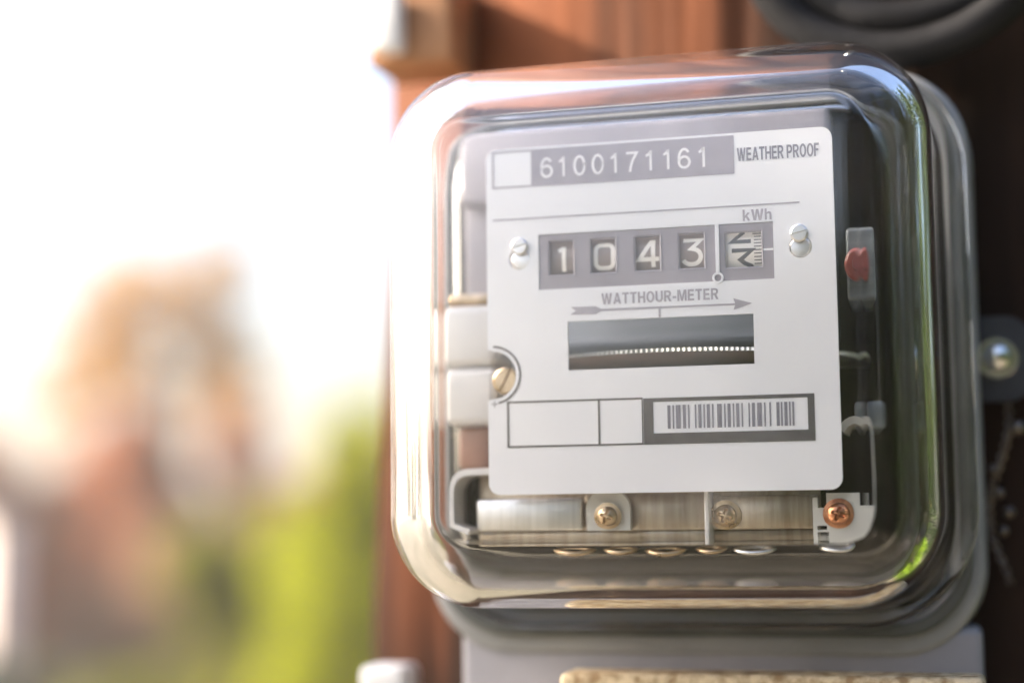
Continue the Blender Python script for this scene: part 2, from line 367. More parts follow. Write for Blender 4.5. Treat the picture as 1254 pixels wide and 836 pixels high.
# ================================================================== SETTING
# ground: one sheet to the horizon, gently uneven
bm = bmesh.new()
xs = [-1500, -400, -120, -60, -35] + list(range(-28, 29, 2)) + [35, 60, 120, 400, 1500]
grid = {}
for i, x in enumerate(xs):
    for j, y in enumerate(xs):
        z = 0.10 * noise.noise((x * 0.13, y * 0.13, 3.1)) if abs(x) < 60 and abs(y) < 60 else 0
        grid[i, j] = bm.verts.new((x, y, z - 0.03 if (abs(x) > 2 or abs(y) > 2) else -0.03))
for i in range(len(xs) - 1):
    for j in range(len(xs) - 1):
        bm.faces.new((grid[i, j], grid[i + 1, j], grid[i + 1, j + 1], grid[i, j + 1]))
g = place('ground', bm_mesh('ground', bm, GRASS, 60)); g['kind'] = 'structure'

# wooden post behind the meter: a half round log, with cracked, raised grain
def build_post():
    x0, x1, yf, yb = -0.098, 0.165, 0.071, 0.30
    zs = np.concatenate([np.linspace(-0.1, 1.3, 15), np.linspace(1.32, 1.9, 120), np.linspace(1.92, 2.7, 10)])
    ring = []; ax, cx, by = 0.145, 0.031, 0.060
    for t in np.linspace(180, 360, 190): ring.append((cx + ax * math.cos(R(t)), yf + by + by * math.sin(R(t))))
    for t in np.linspace(0, 180, 30)[1:-1]: ring.append((cx + ax * math.cos(R(t)), yf + by + 0.13 * math.sin(R(t))))
    n = len(ring); c = Vector(((x0 + x1) / 2, (yf + yb) / 2, 0))
    V, F = [], []
    for z in zs:
        for (x, y) in ring:
            p = Vector((x, y, 0)); d = (p - c).normalized()
            g1 = noise.noise((x * 130, y * 130, z * 4)); g2 = noise.noise((x * 28, y * 28, z * 1.6 + 5))
            crack = -0.0009 * max(0, 1 - abs(noise.noise((x * 70, y * 70, z * 2 + 9))) * 16)
            h = 0.0005 * g1 + 0.0008 * g2 + crack
            xl = x
            if x < -0.09: xl = x - 0.0052 * min(1, max(-0.25, (1.62 - z) / 0.10))     # the left edge leans out towards the foot
            V.append((xl, y - h, z))
    for i in range(len(zs) - 1):
        for k in range(n):
            F.append((i * n + k, i * n + (k + 1) % n, (i + 1) * n + (k + 1) % n, (i + 1) * n + k))
    F.append(tuple(range(n))[::-1]); F.append(tuple((len(zs) - 1) * n + k for k in range(n)))
    return new_mesh('wooden_post', V, F, WOOD, True)
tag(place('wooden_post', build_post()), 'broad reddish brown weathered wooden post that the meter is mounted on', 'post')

# thin warm haze volume, added to lift the far plants like veiling glare
hz_m = bpy.data.materials.new('glare_haze_volume'); hz_m.use_nodes = True; hz_m.node_tree.nodes.clear()
pv = hz_m.node_tree.nodes.new('ShaderNodeVolumePrincipled'); ho = hz_m.node_tree.nodes.new('ShaderNodeOutputMaterial')
pv.inputs['Color'].default_value = (0.97, 0.93, 0.88, 1); pv.inputs['Density'].default_value = HAZE; pv.inputs['Anisotropy'].default_value = 0.3
hz_m.node_tree.links.new(pv.outputs[0], ho.inputs['Volume'])
bm = bmesh.new(); add_box(bm, -1600, 1600, -1600, 1600, -1.2, 6.5)
hz = place('glare_haze', bm_mesh('glare_haze', bm, hz_m)); hz['kind'] = 'stuff'

# ================================================================== METER
ROOT = Vector((0, 0.066, PZ - 0.085))
OFF = Vector((0, 0, PZ)) - ROOT                       # plate coordinates -> local coordinates of the meter
meter = thing('electricity_meter', 'electricity meter with clear glass cover and white number plate, mounted on wooden post', 'electricity meter', ROOT)
def part(name, me, parent=None):
    if parent is None: return place(name, me, meter, OFF)
    return place(name, me, parent, (0, 0, 0))          # children of parts share the part's origin

# ---- base pan, back sheet, gasket, ear, terminal cover
def ringset(profile, z_c, hx, hz, r, n=14):
    """profile: (outset, y); rounded rectangles with half sizes hx+outset, hz+outset"""
    return [[(x, y, z) for x, z in rrect(-hx - o, hx + o, z_c - hz - o, z_c + hz + o, max(r + o, 0.001), n)] for o, y in profile]
BZ = S(-6.5)[0]
bm = bmesh.new()
prof = [S(-9, 62), S(-9, 47.5), S(-8.6, 46.6), S(-7.6, 46.2), S(-1.6, 46.2), S(-0.6, 46.6), S(0, 47.6), S(0.3, 56), S(0.6, 64), S(0, 65.6), S(-2, 66)]
rings = loft_rings(bm, ringset(prof, BZ - 0.0016, 0.0735, 0.0762, 0.023))
bm.faces.new(rings[0]); bm.faces.new(rings[-1])
base = part('base', bm_mesh('base', bm, BASE, 40))

bm = bmesh.new(); rings = loft_rings(bm, ringset([S(0, 47.4), S(0, 58), S(-1, 59)], BZ, 0.063, 0.065, 0.012)); bm.faces.new(rings[-1])
back = part('back_plate', bm_mesh('back_plate', bm, INNER, 40))

bm = bmesh.new(); loft_rings(bm, ringset([S(-5.0, 46.15), S(-5.0, 43.2), S(-4.6, 42.6), S(-2.4, 42.6), S(-1.8, 43.2), S(-1.8, 46.15), S(-5.0, 46.15)], BZ, 0.0725, 0.0745, 0.022))
part('gasket', bm_mesh('gasket', bm, GASKET, 40))

bm = bmesh.new(); add_box(bm, *S(-65, 72), *S(47.8, 66), *S(-150, -77), 0.0022, 4)
tcov = part('terminal_cover', bm_mesh('terminal_cover', bm, COVER, 40))
bm = bmesh.new(); add_box(bm, *S(-31, 72.5), *S(20, 35.9), *S(-104, -87.0), 0.0018, 4)
ts = part('terminal_strip', bm_mesh('terminal_strip', bm, TAN, 40)); ts['label'] = 'tan speckled strip along the front of the terminal cover'

bm = bmesh.new()
pl = rrect(*S(68, 87, -19, 3.5), 0.006, 6)
loft_rings(bm, [[(x, y, z) for x, z in pl] for y in S(66.2, 63.2)])
bm.verts.ensure_lookup_table(); bm.faces.new([bm.verts[len(pl) + k] for k in range(len(pl))])
EARM = vary(mat('ear_metal', (0.06, 0.065, 0.08), 0.5), (0.02, 0.022, 0.03), (0.035, 0.038, 0.046), (60, 60, 60))
ear = part('mounting_ear', bm_mesh('mounting_ear', bm, EARM, 40))
bm = bmesh.new()
add_lathe(bm, [S(5.6, 4.0), S(5.6, 2.4), S(5.2, 2.0), S(3.9, 2.0), S(3.9, 0.5), S(3.4, -1.2), S(2.2, -2.3), (0, -0.0027)], S(78.6, 61, -7.6), 'Y', 28)
part('bolt', bm_mesh('bolt', bm, CHROME, 35), ear)

# ---- glass cover: one closed shell, 3 mm thick, rounded all round
GZ = S(-4.2)[0]; GH = 0.0655; GW = 0.0652; GR = 0.0225; FY = -0.0205
RFO, RFI = 0.0138, 0.0146
def glass_profile(off):
    """(outset, y) from the rim of the flat front to the flange; off = thickness for the inner skin"""
    Rf = RFO; P = []
    for k in range(15):
        a = R(90 * k / 14)
        P.append((-Rf + (Rf - off) * math.sin(a), FY + Rf - (Rf - off) * math.cos(a)))
    for y in S(4, 14, 24, 33): P.append((-off + 0.0006 * (y / 0.033), y))
    for k in range(7):
        a = R(90 * k / 6); rr = 0.0026 + off
        P.append((-off + 0.0006 + rr - rr * math.cos(a), 0.036 + (0.0026 - off + off) * 0 + (rr) * math.sin(a) - 0.0))
    return P
def build_glass():
    bm = bmesh.new(); T = 0.0038
    st = [(-RFO - 0.0030 + 0.0030 * u, FY - 0.0006 * (0.5 + 0.5 * math.cos(math.pi * u))) for u in np.linspace(0, 1, 7)]
    outer = st[:-1] + glass_profile(0.0)
    # flange: out, then round the lip and back in under it
    Ro = outer[-1]
    lip = [(0.0056, Ro[1])] + [(0.0056 + 0.0016 * math.sin(R(t)), Ro[1] + 0.0016 - 0.0016 * math.cos(R(t))) for t in (30, 60, 90, 120, 150, 180)]
    rings = ringset(outer + lip, GZ, GW, GH, GR, 18)
    inner = []
    for k in range(15):
        a = R(90 * k / 14); inner.append((-T - RFI + RFI * math.sin(a), FY + T + RFI - RFI * math.cos(a)))
    for y in S(4, 14, 24, 33): inner.append((-T + 0.0006 * (y / 0.033), y))
    yl = lip[-1][1]
    inner += [(-T + 0.0007, yl - 0.001), (-T + 0.0012, yl - 0.0003), (-T + 0.002, yl)]
    rin = ringset(inner, GZ, GW, GH, GR, 18)
    def cap(ring_pts):
        """extra inset rings so that the flat front keeps flat normals"""
        cx = sum(p[0] for p in ring_pts) / len(ring_pts); cz = sum(p[2] for p in ring_pts) / len(ring_pts)
        return [[(cx + (x - cx) * f, y, cz + (z - cz) * f) for x, y, z in ring_pts] for f in (0.2, 0.8, 0.97)]
    allr = cap(rings[0]) + rings + rin[::-1] + cap(rin[0])[::-1]
    L = loft_rings(bm, allr)
    bm.faces.new(L[0]); bm.faces.new(L[-1])
    return bm_mesh('glass_cover', bm, GLASS, 60)
part('glass_cover', build_glass())

# ---- name plate with its openings
def circ(cx, cz, r, n=28): return [(cx + r * math.cos(2 * math.pi * k / n), cz + r * math.sin(2 * math.pi * k / n)) for k in range(n)]
H = 0.0427; Wd = 0.0425; rc = 0.0028
outline = []
for cx, cz, a0 in ((Wd - rc, H - rc, 0), (-Wd + rc, H - rc, 90)):
    for k in range(7): a = R(a0 + 15 * k); outline.append((cx + rc * math.cos(a), cz + rc * math.sin(a)))
NZ = S(-13.5)[0]; NR = S(5.9)[0]
outline += [(-Wd, NZ + NR + 0.0004)] + [(-Wd + 0.0012 + NR * math.cos(R(t)), NZ + NR * math.sin(R(t))) for t in np.linspace(88, -88, 22)] + [(-Wd, NZ - NR - 0.0004)]
for cx, cz, a0 in ((-Wd + rc, -H + rc, 180), (Wd - rc, -H + rc, 270)):
    for k in range(7): a = R(a0 + 15 * k); outline.append((cx + rc * math.cos(a), cz + rc * math.sin(a)))
reg = [tuple(S(*p)) for p in ((-29.3, 7.1), (28.1, 7.1), (28.1, 20.75), (-29.3, 20.75))]
win = [tuple(S(*p)) for p in ((-22.2, -12.9), (22.9, -12.9), (22.9, -1.0), (-22.2, -1.0))]
plate = part('name_plate', flat_curve('name_plate', [outline, reg, win, circ(*S(-34.2, 15.0, 2.7)), circ(*S(34.4, 14.4, 2.7))], PLATE, 0.0, 0.0009))
YI = -0.00012                                        # print lies on the enamel
def rect(x0, x1, z0, z1): return [tuple(S(*p)) for p in ((x0, z0), (x1, z0), (x1, z1), (x0, z1))]
def pr(name, loops, m, y=YI): return part(name, flat_curve(name, loops, m, y), plate)
pr('serial_bar', [rect(-40.9, 19.3, 32.8, 42.1)[:], rect(-40.5, -30.9, 33.2, 41.7)], INK_VEILED)
def arcq(cx, cz, rx, rz, a0, a1, n=12): return [(cx + rx * math.cos(R(a0 + (a1 - a0) * k / n)), cz + rz * math.sin(R(a0 + (a1 - a0) * k / n))) for k in range(n + 1)]
o0 = arcq(0, 2.55, 1.25, 2.25, 0, 360, 28)
SER = {'0': [o0 + [o0[1]]], '1': [[(0.3, 0.1), (0.3, 5.0)], [(-0.85, 3.75), (-0.3, 4.05), (0.25, 4.75)]], '7': [[(-1.35, 4.75), (1.3, 4.75), (0.25, 2.9), (-0.25, 1.3), (-0.4, 0.1)]],
       '6': [arcq(0, 1.62, 1.28, 1.34, 0, 360, 24) + [(1.275, 1.75)], arcq(0.02, 2.6, 1.3, 2.2, 38, 190, 14)]}
sp = []
for ch, cx in zip('6100171161', (-26.9, -22.9, -18.6, -14.0, -9.9, -5.6, -1.2, 3.1, 7.3, 11.7)):
    sp += [[((cx + a) * mm, (34.75 + b * 1.0) * mm) for a, b in p] for p in SER[ch]]
part('serial_number', stroke_mesh('serial_number', sp, 0.00062, WHITE_INK, YI * 2), plate)
part('plate_text', text_mesh('plate_text', 'WEATHER PROOF', INK_MID, *S(20.0, 39.4, 35.7, 38.9), YI, 0.07), plate)
part('plate_text', text_mesh('plate_text', 'kWh', INK_VEILED, *S(21.0, 27.9, 21.2, 23.9), YI), plate)
part('plate_text', text_mesh('plate_text', 'WATTHOUR-METER', INK_VEILED, *S(-13.7, 14.8, 2.75, 5.45), YI, 0.11), plate)
pr('printed_rule', [rect(-40.8, 34.5, 24.75, 25.1)], INK_VEILED)
# arrow: feathered tail, shaft, head, pointer
pr('rotation_arrow', [[tuple(S(*p)) for p in ((-21.4, 2.45), (-20.0, 1.55), (-21.4, 0.65), (-15.2, 0.5), (-13.8, 1.18), (18.7, 1.18), (18.3, 0.1), (22.7, 1.45), (18.3, 2.8), (18.7, 1.6), (-13.8, 1.75), (-15.2, 2.4))]], INK_VEILED)
pr('pointer_mark', [rect(0.25, 0.75, -0.95, 1.15)], INK_VEILED)
# notch rim print
arc = lambda r, a0, a1, n=26: [(-Wd + 0.0012 + r * mm * math.cos(R(a0 + (a1 - a0) * k / n)), NZ + r * mm * math.sin(R(a0 + (a1 - a0) * k / n))) for k in range(n + 1)]
part('notch_ring', stroke_mesh('notch_ring', [arc(7.0, 88, -78)], 0.0005, INK_DARK, YI), plate)
part('plus_mark', stroke_mesh('plus_mark', [[tuple(S(-41.6, -20.6)), tuple(S(-40.0, -20.6))], [tuple(S(-40.8, -19.8)), tuple(S(-40.8, -20.4))], [tuple(S(-40.8, -20.8)), tuple(S(-40.8, -21.4))]], 0.0002, INK_DARK, YI), plate)
# boxes and barcode panel
pr('printed_box', [rect(-37.7, -4.0, -31.35, -20.05), rect(-37.2, -15.0, -30.9, -20.5), rect(-14.5, -4.3, -30.9, -20.5)], INK_DARK)
pr('barcode_panel', [rect(-3.9, 36.6, -31.35, -20.3), rect(-1.5, 35.0, -28.7, -21.2)], INK_DARK)
bars = [(0, 2), (3, 1), (5, 3), (9, 2), (12, 1), (16, 1), (18, 2), (21, 1), (23, 2), (26, 1), (29, 3), (33, 1), (35, 2), (38, 1), (40, 2), (43, 1), (47, 1), (49, 2), (52, 3), (56, 1), (59, 1), (63, 2), (65.6, 1), (67.5, 2), (70.2, 1), (72, 1.2)]
x = 1.9; sc_ = 30.0 / 73.2
V, F = [], []
for a, b_ in bars:
    i = len(V); x0, x1 = (1.9 + a * sc_) * mm, (1.9 + (a + b_ * 0.9) * sc_) * mm
    V += [(x0, YI, -0.0277), (x1, YI, -0.0277), (x1, YI, -0.0221), (x0, YI, -0.0221)]; F.append((i, i + 1, i + 2, i + 3))
part('barcode', new_mesh('barcode', V, F, INK_MID), plate)

# plate screws: slotted head over a bright keyhole boss
def slotted_head(bm, c, r, h, slot_deg, n=28):
    """two domed half discs with a real slot between them"""
    sw = r * 0.13; a = R(slot_deg); d = Vector((math.cos(a), 0, math.sin(a))); e = Vector((-math.sin(a), 0, math.cos(a))); c = Vector(c)
    for sgn in (1, -1):
        t0 = math.asin(sw / r); ts = np.linspace(t0, math.pi - t0, n // 2)
        rim = [c + sgn * (d * r * math.cos(t) + e * r * math.sin(t)) for t in ts]
        f0 = [bm.verts.new(p + Vector((0, h, 0))) for p in rim]
        f1 = [bm.verts.new(p + Vector((0, 0.25 * h, 0))) for p in rim]
        f2 = [bm.verts.new(c + (p - c) * 0.8 + (e * sgn * sw * 0.2) + Vector((0, 0, 0))) for p in rim]
        for A, B in ((f0, f1), (f1, f2)):
            m_ = len(A)
            for k in range(m_): bm.faces.new((A[k], A[(k + 1) % m_], B[(k + 1) % m_], B[k]))
        bm.faces.new(f2)
    add_lathe(bm, [(r * 0.98, h), (r * 0.98, h * 0.62), (0, h * 0.62)], c, 'Y', n)
for x, z, deg in ((-34.0, 18.0, 12), (34.2, 17.5, 12)):
    bm = bmesh.new(); slotted_head(bm, S(x, -1.0, z), 0.0021, 0.0010, deg)
    part('plate_screw', bm_mesh('plate_screw', bm, SCREW, 30))
    bm = bmesh.new(); add_lathe(bm, [S(3.2, 4.2), S(2.6, 1.2), S(2.2, 0.75), (0, 0.0006)], S(x + 0.1, 0.0, z - 3.2), 'Y', 28)
    part('keyhole_boss', bm_mesh('keyhole_boss', bm, SCREW, 30))
# screw seen in the notch
bm = bmesh.new(); slotted_head(bm, S(-39.2, 4.0, -14.6), 0.0034, 0.0016, 62); add_lathe(bm, [S(2.0, 0), S(2.0, 14)], S(-39.2, 5.4, -14.6), 'Y', 16)
part('magnet_screw', bm_mesh('magnet_screw', bm, BRASS, 30))

# ---- register: bezel with five openings, drums and digits
XD = [-23.6, -13.1, -2.2, 8.5]
AP = [rect(x - 3.0, x + 3.0, 10.6, 18.9) for x in XD]
APW = rect(16.6, 25.2, 10.2, 18.6)
bez = part('register_bezel', flat_curve('register_bezel', [rect(-29.25, 28.05, 7.15, 20.7)] + AP + [APW], BEZEL, 0.0003, 0.0008))
# raised lip round every opening
bm = bmesh.new()
for x0, x1, z0, z1 in [(x - 3.0, x + 3.0, 10.6, 18.9) for x in XD] + [(16.6, 25.2, 10.2, 18.6)]:
    a = rect(x0 - .35, x1 + .35, z0 - .35, z1 + .35); b = rect(x0, x1, z0, z1)
    for k in range(4):
        q = [a[k], a[(k + 1) % 4], b[(k + 1) % 4], b[k]]
        f = [bm.verts.new((p[0], 0.0003 - (0.00025 if i < 2 else 0.0001), p[1])) for i, p in enumerate(q)]
        bm.faces.new(f)
part('opening_lip', bm_mesh('opening_lip', bm, BEZEL), bez)
# the white divider with its ring, and the reading mark
ringp = circ(*S(14.75, 7.9, 1.35)); hole = circ(*S(14.75, 7.9, 0.85))
part('divider_line', flat_curve('divider_line', [rect(14.3, 15.2, 9.15, 20.9)], PLATE, -0.0003, 0.0005), bez)
part('divider_ring', flat_curve('divider_ring', [ringp, hole], PLATE, -0.0003, 0.0005), bez)
part('reading_mark', flat_curve('reading_mark', [rect(25.7, 28.0, 13.9, 14.4)], WHITE_INK, 0.00015), bez)

DR = 0.0088; DZ = S(14.6)[0]; DY = S(1.3)[0] + DR    # drums turn about the x axis
def drum(x0, x1, m):
    bm = bmesh.new(); c = 0.0003
    add_lathe(bm, [(0, x0), (DR - c, x0), (DR, x0 + c), (DR, x1 - c), (DR - c, x1), (0, x1)], (0, DY, DZ), 'X', 64)
    return bm_mesh('number_drum', bm, m, 30)
def wrap(me, lift=0.00006):
    """bend a flat mesh (x, z about the drum's middle) round the drum"""
    bm = bmesh.new(); bm.from_mesh(me)
    for cut in np.linspace(-0.0075, 0.0075, 25):
        bmesh.ops.bisect_plane(bm, geom=bm.verts[:] + bm.edges[:] + bm.faces[:], plane_co=(0, 0, DZ + cut), plane_no=(0, 0, 1))
    for v in bm.verts:
        a = (v.co.z - DZ) / DR; r = DR + lift
        v.co = Vector((v.co.x, DY - r * math.cos(a), DZ + r * math.sin(a)))
    bm.to_mesh(me); bm.free(); return me
def arcp(cx, cz, rx, rz, a0, a1, n=10): return [(cx + rx * math.cos(R(a0 + (a1 - a0) * k / n)), cz + rz * math.sin(R(a0 + (a1 - a0) * k / n))) for k in range(n + 1)]
hx, hz = 2.15, 2.85
oo = arcp(hx - 1.3, hz - 1.3, 1.3, 1.3, 0, 90, 6) + arcp(-hx + 1.3, hz - 1.3, 1.3, 1.3, 90, 180, 6) + arcp(-hx + 1.3, -hz + 1.3, 1.3, 1.3, 180, 270, 6) + arcp(hx - 1.3, -hz + 1.3, 1.3, 1.3, 270, 360, 6)
GLYPH = {
    '1': [[(0.35, -3.2), (0.35, 2.9)], [(-0.95, 1.9), (-0.2, 2.25), (0.3, 2.75)]],
    '0': [oo + [oo[0], oo[1]]],
    '4': [[(1.15, -3.2), (1.15, 3.0), (0.65, 3.0), (-2.2, -1.25), (2.6, -1.25)]],
    '3': [[(-2.2, 2.85), (2.0, 2.85), (-0.2, 0.75)] + arcp(-0.1, -1.15, 2.15, 1.85, 75, -90, 10) + arcp(-0.3, -1.55, 1.95, 1.45, -100, -165, 5)],
}
for ch, x in zip('1043', XD):
    d = part('number_drum', drum(S(x - 4.2)[0], S(x + 4.2)[0], DRUM))
    me = stroke_mesh('digit', [[((x + a) * mm, DZ + b * mm + 0.0001) for a, b in p] for p in GLYPH[ch]], 0.00105, DIGIT, 0)
    part('digit', wrap(me), d)
d = part('number_drum', drum(*S(15.9, 25.9), DRUM_W)); d['label'] = 'ivory drum with sideways figures and a row of ticks'
gl = [[(22.0 - 1.15, 19.1), (18.1, 16.55), (22.6, 16.55)], [(18.0, 14.4), (22.8, 14.4), (20.0, 12.2), (21.0, 11.3), (22.5, 10.6), (22.9, 9.4)]]
part('digit', wrap(stroke_mesh('digit', [[(a * mm, b * mm) for a, b in p] for p in gl], 0.00105, INK_DARK, 0)), d)
tk = [[(23.3 * mm if k % 5 else 22.9 * mm, (10.3 + k * 0.82) * mm), (25.2 * mm, (10.3 + k * 0.82) * mm)] for k in range(-1, 12)]
part('drum_tick', wrap(stroke_mesh('drum_tick', tk, 0.00026, INK_DARK, 0)), d)
bm = bmesh.new(); add_lathe(bm, [(0.0015, -0.034), (0.0015, 0.034)], (0, DY, DZ), 'X', 16)
part('drum_shaft', bm_mesh('drum_shaft', bm, STEEL, 40))

# ---- turning disc with its toothed edge, and its spindle
def build_disc():
    bm = bmesh.new(); N = 460; Rd = 0.0475; cz = S(-8.5)[0]; cy_ = 0.0505
    def ring(r0, amp, z): return [bm.verts.new(((r0 - (amp if (k // 1) % 2 else 0)) * math.cos(2 * math.pi * k / N), cy_ + (r0 - (amp if (k // 1) % 2 else 0)) * math.sin(2 * math.pi * k / N), z)) for k in range(N)]
    c0 = bm.verts.new((0, cy_, cz - 0.0005)); c1 = bm.verts.new((0, cy_, cz + 0.0005))
    rs = [ring(Rd - 0.0012, 0, cz - 0.0004), ring(Rd, 0.0005, cz - 0.0004), ring(Rd, 0.0005, cz + 0.0004), ring(Rd - 0.0012, 0, cz + 0.0004)]
    for k in range(N):
        k2 = (k + 1) % N
        bm.faces.new((c0, rs[0][k], rs[0][k2])); bm.faces.new((c1, rs[3][k2], rs[3][k]))
        for A, B in zip(rs, rs[1:]): bm.faces.new((A[k], A[k2], B[k2], B[k]))
    # the disc would cut the back sheet only beyond y = 0.057: keep the part in front of it
    bmesh.ops.bisect_plane(bm, geom=bm.verts[:] + bm.edges[:] + bm.faces[:], plane_co=(0, 0.0565, 0), plane_no=(0, 1, 0), clear_outer=True)
    return bm_mesh('rotor_disc', bm, ALU)
part('rotor_disc', build_disc())
bm = bmesh.new(); add_lathe(bm, [S(1.5, -44), S(1.5, 38)], (0, 0.0505, 0), 'Z', 16)
part('spindle', bm_mesh('spindle', bm, STEEL, 40))
# dark works behind the register and the window
bm = bmesh.new(); add_box(bm, *S(-38, 38), *S(24, 56), *S(-4, 40), 0.002, 2)
part('drive_magnet_block', bm_mesh('drive_magnet_block', bm, GREYBLUE, 40))
bm = bmesh.new(); add_box(bm, *S(-30, 30), *S(30, 56), *S(-42, -12), 0.002, 2)
part('current_magnet_block', bm_mesh('current_magnet_block', bm, FOOT, 40))

# ---- lower frame bar, tabs, screws
bm = bmesh.new(); add_box(bm, *S(-48.5, -21.5), *S(9.0, 11.0), *S(-51.9, -43.6), 0.0007, 3)
bar = part('frame_bar', bm_mesh('frame_bar', bm, STEEL, 35))
bm = bmesh.new(); add_box(bm, *S(-21.0, 9.2), *S(11.2, 13.0), *S(-51.9, -43.0), 0.0005, 2); part('frame_bar', bm_mesh('frame_bar', bm, BRONZE, 35))['label'] = 'brown tarnished metal bar'
bm = bmesh.new(); add_box(bm, *S(10.6, 36.0), *S(10.2, 12.0), *S(-51.9, -43.6), 0.0005, 2); part('frame_bar', bm_mesh('frame_bar', bm, BRONZE, 35))['label'] = 'brown tarnished metal bar'
bm = bmesh.new(); add_box(bm, *S(-49, 36), *S(13.4, 30), *S(-55, -52.2), 0.0006, 2); add_box(bm, *S(-49, 36), *S(13.6, 15.6), *S(-52.3, -36), 0.0004, 2)
part('frame_shelf', bm_mesh('frame_shelf', bm, BRONZE, 35))
bm = bmesh.new(); add_box(bm, *S(9.3, 10.4), *S(5.5, 13.2), *S(-54.5, -42.0), 0.0003, 2); part('frame_rib', bm_mesh('frame_rib', bm, WHITE_PL, 35))
# rounded tab round the first screw
arch = [tuple(S(-19.6, -52))] + [(-0.0144 + 0.0055 * math.cos(R(t)), -0.0465 + 0.0050 * math.sin(R(t))) for t in range(180, -1, -15)] + [tuple(S(-8.9, -52))]
part('screw_tab', flat_curve('screw_tab', [arch], PALE_PL, 0.0066, 0.0022))
def pan_screw(c, r, h, m):
    """domed head over a washer, with a cross recess sunk into the dome"""
    bm = bmesh.new(); n = 96; c = Vector(c)
    add_lathe(bm, [(r * 1.4, h), (r * 1.4, h * 0.84), (r * 1.02, h * 0.8)], c, 'Y', n)
    rings = []
    for q in (1.0, 0.98, 0.9, 0.78, 0.66, 0.6, 0.52, 0.42, 0.32, 0.22, 0.12):
        ring = []
        for k in range(n):
            t = 2 * math.pi * k / n + R(20); x, z = q * math.cos(t), q * math.sin(t)
            y = h * (0.8 if q == 1.0 else 0.45 * q ** 3 + 0.02)
            wx = min(abs(x), abs(z))
            if q < 0.62 and wx < 0.15: y += h * 0.42 * min(1, (0.64 - q) * 5) * min(1, (0.16 - wx) * 16)
            ring.append(bm.verts.new(c + Vector((r * q * math.cos(2 * math.pi * k / n), y, r * q * math.sin(2 * math.pi * k / n)))))
        rings.append(ring)
    for A, B in zip(rings, rings[1:]):
        for k in range(n): bm.faces.new((A[k], A[(k + 1) % n], B[(k + 1) % n], B[k]))
    bm.faces.new(rings[-1])
    return bm_mesh('frame_screw', bm, m, 50)
part('frame_screw', pan_screw(S(-14.2, 3.0, -48.2), 0.0024, 0.0026, BRASS))
part('frame_screw', pan_screw(S(13.8, 7.2, -48.4), 0.0027, 0.0028, BRASS))
# pale notched bracket with a copper screw
nb = [tuple(S(*p)) for p in ((35.0, -54.6), (47.5, -54.6), (48.5, -52.5), (48.5, -46.4), (46.2, -46.4), (46.2, -43.4), (38.2, -43.4), (38.2, -46.8), (36.2, -46.8), (36.2, -44.4), (35.0, -44.4))]
nh = [rect(36.0, 38.2, -52.3, -51.2), rect(36.0, 38.6, -54.0, -53.0)]
part('notched_bracket', flat_curve('notched_bracket', [nb] + nh, PALE_PL, 0.0045, 0.0025))
part('frame_screw', pan_screw(S(41.0, 1.9, -48.3), 0.0026, 0.0026, COPPER))['label'] = 'copper coloured screw in the pale bracket'
# terminal eyelets along the floor of the works
for x, s, m, dz in ((-25.5, 4.2, BRASS, 0), (-13.6, 3.3, BRASS, .4), (-2.4, 4.0, BRASS, -.3), (9.0, 2.9, BRASS, .5), (19.5, 4.3, STEEL, 0), (40.0, 4.0, STEEL, .8)):
    bm = bmesh.new(); add_tube(bm, [(x * mm + s * mm * math.cos(R(t)), 0.018 + 0.0022 * math.sin(R(t)), (-60.3 + dz) * mm + 0.0016 * math.sin(R(t))) for t in range(0, 360, 12)], 0.0012, 8, True)
    part('terminal_eyelet', bm_mesh('terminal_eyelet', bm, m, 60))

# ---- left: bobbin in white plastic with a brass band, and the curved end clip
bm = bmesh.new(); add_box(bm, *S(-60.0, -44.5), *S(14, 34), *S(-9.5, 6.0), 0.0022, 4); bob = part('coil_bobbin', bm_mesh('coil_bobbin', bm, WHITE_PL, 40))
bm = bmesh.new(); add_box(bm, *S(-59.5, -44.5), *S(14.5, 33), *S(-24.5, -9.9), 0.0022, 4); part('bobbin_flange', bm_mesh('bobbin_flange', bm, WHITE_PL, 40), bob)
bm = bmesh.new(); add_box(bm, *S(-58.5, -45), *S(15, 32), *S(6.2, 9.2), 0.0012, 3); part('brass_band', bm_mesh('brass_band', bm, BRASS, 40), bob)
bm = bmesh.new(); add_box(bm, *S(-56, -47), *S(18, 30), *S(-36, -24.8), 0.0015, 3); part('bobbin_foot', bm_mesh('bobbin_foot', bm, FOOT, 40), bob)
def ribbon(pts, y0, y1, t, m, name):
    bm = bmesh.new(); pts2 = stroke_polys([pts], t)[0]; n = len(pts2)
    A = [bm.verts.new((x, y0, z)) for x, z in pts2]; B = [bm.verts.new((x, y1, z)) for x, z in pts2]
    for k in range(n): bm.faces.new((A[k], A[(k + 1) % n], B[(k + 1) % n], B[k]))
    h = n // 2
    for S_ in (A, B):
        for i in range(h - 1): bm.faces.new((S_[i], S_[i + 1], S_[n - 2 - i], S_[n - 1 - i]))
    return bm_mesh(name, bm, m, 40)
clip = [tuple(S(-43.5, -36.6))] + [(-0.0495 + 0.005 * math.cos(R(t)), -0.0418 + 0.005 * math.sin(R(t))) for t in range(95, 181, 12)] + [tuple(S(-54.5, -50.2)), tuple(S(-49.5, -52.0))]
part('end_clip', ribbon(clip, 0.006, 0.017, 0.0016, WHITE_PL, 'end_clip'))

bm = bmesh.new(); add_box(bm, *S(-58.5, -40), *S(33, 36), *S(9.4, 47), 0.0015, 3); part('veil_panel', bm_mesh('veil_panel', bm, LILAC, 40))  # pale panel added in the left gap, in place of a milky veil
bm = bmesh.new(); add_box(bm, *S(-58, 40), *S(27, 32.5), *S(34, 55), 0.002, 3); part('top_panel', bm_mesh('top_panel', bm, LILAC, 40))
